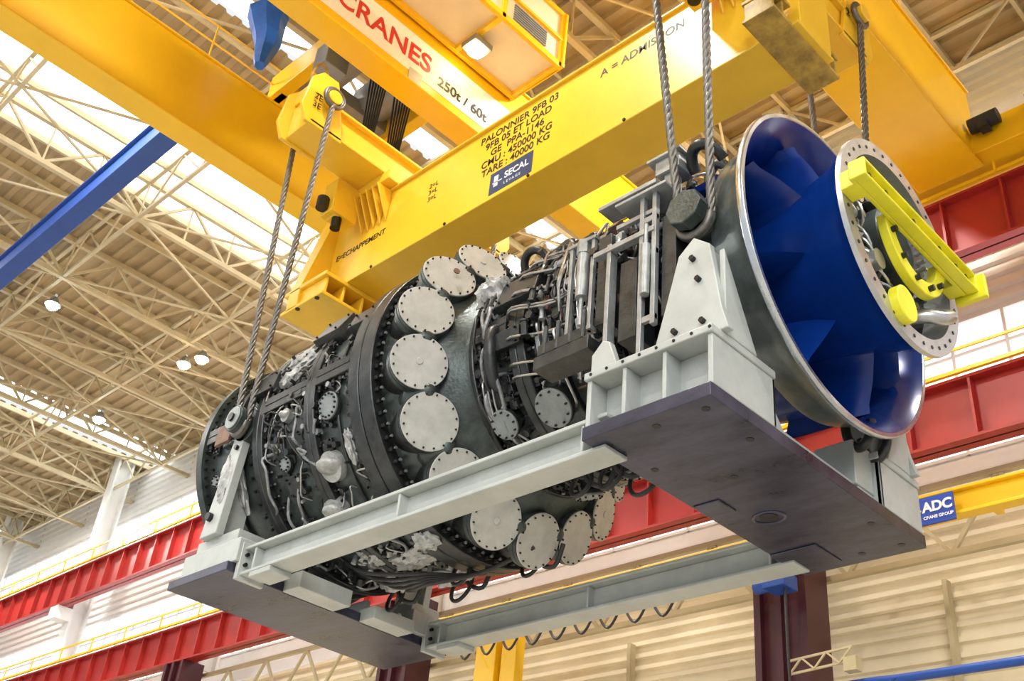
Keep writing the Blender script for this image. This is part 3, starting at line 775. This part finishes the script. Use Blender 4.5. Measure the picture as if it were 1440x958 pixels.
for X in(-6.45,-18.45,-30.45,-42.45,-54.45,-66.45,6.):
    o=empty('steel_column')
    q=G('lower_shaft',M['redcol'],o);q.box(X-.55,X+.55,9.0,9.06,ZF,2.5);q.box(X-.55,X+.55,9.6,9.66,ZF,2.5);q.box(X-.3,X-.24,9.06,9.6,ZF,2.5);q.box(X+.24,X+.3,9.06,9.6,ZF,2.5)
    for xx in(-.6,-.12,.45): q.box(X+xx,X+xx+.15,8.85,9.7,ZF,2.5)
    q.done(False)
    q=G('upper_shaft',M['white'],o);q.box(X-.3,X+.3,9.6,9.7,2.5,ZR);q.box(X-.3,X+.3,10.3,10.4,2.5,ZR);q.box(X-.05,X+.05,9.7,10.3,2.5,ZR)
    q.box(X-.35,X+.35,8.9,9.6,6.2,6.75);q.done(False)
o=empty('yellow_support_column')
q=G('shaft',M['yellow'],o,bevel=.02);q.box(-14.9,-14.2,8.6,9.1,ZF,.75);q.box(-14.1,-13.6,8.7,9.0,ZF,.75);q.done()
o=empty('light_crane_beam')
q=G('beam',M['yellow'],o,bevel=.01);q.box(-19,20,8.35,8.42,.78,1.22);q.box(-19,20,8.25,8.52,.74,.8);q.box(-19,20,8.25,8.52,1.2,1.26)
for x in range(-18,20,4): q.box(x,x+.15,8.4,9.0,.9,1.1)
q.done()
q=G('festoon_cable',M['hose'],o)
for i in range(9):
    x=-15.2+i*.75;q.tube([(x,8.2,.74),(x+.12,8.2,.3),(x+.37,8.2,.02),(x+.63,8.2,.3),(x+.75,8.2,.74)],.03,6)
q.done()
q=G('hoist_motor',M['craneblue'],o,bevel=.02);q.box(-6.3,-5.8,8.0,8.5,.05,.35);q.cyl((-6.6,8.25,.2),(-6.3,8.25,.2),.14,n=20);q.done()
q=G('hoist_bracket',M['yellow'],o,bevel=.01);q.box(-7.4,-5.4,8.1,8.4,.42,.55);q.box(-5.9,-5.8,8.1,8.4,.5,.78);q.done()
q=G('hoist_pendant_cable',M['hose'],o);q.tube([(-5.9,8.2,.1),(-5.9,8.2,-1.5),(-5.8,8.2,-4.)],.03,8);q.done()
o=empty('company_sign')
q=G('board',M['signblue'],o);q.box(-3.38,-2.38,8.1,8.16,.6,1.12);q.done(False)
text('sign_text','ADC',(-2.95,8.09,.83),pi/2,0,.26,M['white'],o,'LEFT',.01)
text('sign_subtext','CRANE GROUP',(-2.95,8.09,.69),pi/2,0,.08,M['white'],o,'LEFT',.003)
q=G('sign_diamond',M['lime'],o);q.prism([(-3.31,.87),(-3.14,1.04),(-2.97,.87),(-3.14,.70)],1,8.085,8.095);q.done(False)
q=G('blue_pipe_rail',M['craneblue'],None);q.tube([(-4.1,8.4,-3.2),(-4.1,8.4,-2.2),(-3.9,8.4,-1.93),(-3.2,8.4,-1.93),(20,8.4,-1.93)],.08,14);q.done()
o=empty('wall_bracket_lamp')
q=G('bracket',M['cream2'],o)
for z in(-1.3,-1.55): q.beam((-6.0,8.4,z),(-4.6,8.2,z),.04,.04)
for i in range(5): q.beam((-6.0+i*.28,8.38-i*.04,-1.3 if i%2 else -1.55),(-5.72+i*.28,8.34-i*.04,-1.55 if i%2 else -1.3),.03,.03)
q.box(-4.75,-4.5,8.1,8.3,-1.75,-1.5);q.done()

lamps=[(-29.3,.4,'lampc'),(-28.9,5.4,'lampw'),(-28.0,5.6,'lampw'),(-35.7,5.6,'lampc'),(-18,-8,'lampc'),(-45,2,'lampc'),(-52,6,'lampw')]
for x,y,m_ in lamps:
    o=empty('high_bay_lamp')
    q=G('reflector',M['grey'],o);q.cyl((x,y,12.3),(x,y,12.62),.26,.1,n=20,caps=False);q.cyl((x,y,12.6),(x,y,12.75),.05,n=8);q.done()
    q=G('bulb',M[m_],o);q.blob((x,y,12.3),.22,.22,.19,0,0.,n=8);q.done()
def area(loc,size,en,col=(1,.96,.90),rot=(0,0,0)):
    d=bpy.data.lights.new('hall_light','AREA');d.shape='RECTANGLE';d.size=size[0];d.size_y=size[1];d.energy=en;d.color=col
    ob=bpy.data.objects.new('hall_light',d);COL.objects.link(ob);ob.location=loc;ob.rotation_euler=rot;return ob
for x in(-46,-32,-17,-5,8):
    for y in(-17,-5.5,5.5):
        area((x,y,12.5),(1.2,1.2),1200)
sd=bpy.data.lights.new('fill_sun','SUN');sd.energy=1.65;sd.angle=math.radians(30);sd.color=(1,.99,.98)  # broad soft sun added from the camera side to shape the front faces
so=bpy.data.objects.new('fill_sun',sd);COL.objects.link(so)
so.rotation_euler=Vector((.62,-.75,.30)).to_track_quat('Z','Y').to_euler()

W=bpy.data.worlds.new('world');S.world=W;W.use_nodes=True
W.node_tree.nodes['Background'].inputs[0].default_value=(.93,.965,1.,1);W.node_tree.nodes['Background'].inputs[1].default_value=.95

for o in list(S.objects):
    if o.parent is None:o.location.z+=OFF
Fp=1544.53;YW,PT,RL=2.3967,0.5801,0.1062
f=Vector((math.cos(PT)*math.cos(YW),math.cos(PT)*math.sin(YW),math.sin(PT)))
r=Vector((math.sin(YW),-math.cos(YW),0));u=r.cross(f)
r2=math.cos(RL)*r+math.sin(RL)*u;u2=-math.sin(RL)*r+math.cos(RL)*u
cd=bpy.data.cameras.new('camera');co=bpy.data.objects.new('camera',cd);COL.objects.link(co)
cd.sensor_width=36;cd.lens=Fp/1440*36;cd.clip_end=500
co.matrix_world=Matrix(((r2.x,u2.x,-f.x,4.8984),(r2.y,u2.y,-f.y,-9.5581),(r2.z,u2.z,-f.z,-8.0444+OFF),(0,0,0,1)))
S.camera=co
S.view_settings.view_transform='Standard';S.view_settings.look='None'
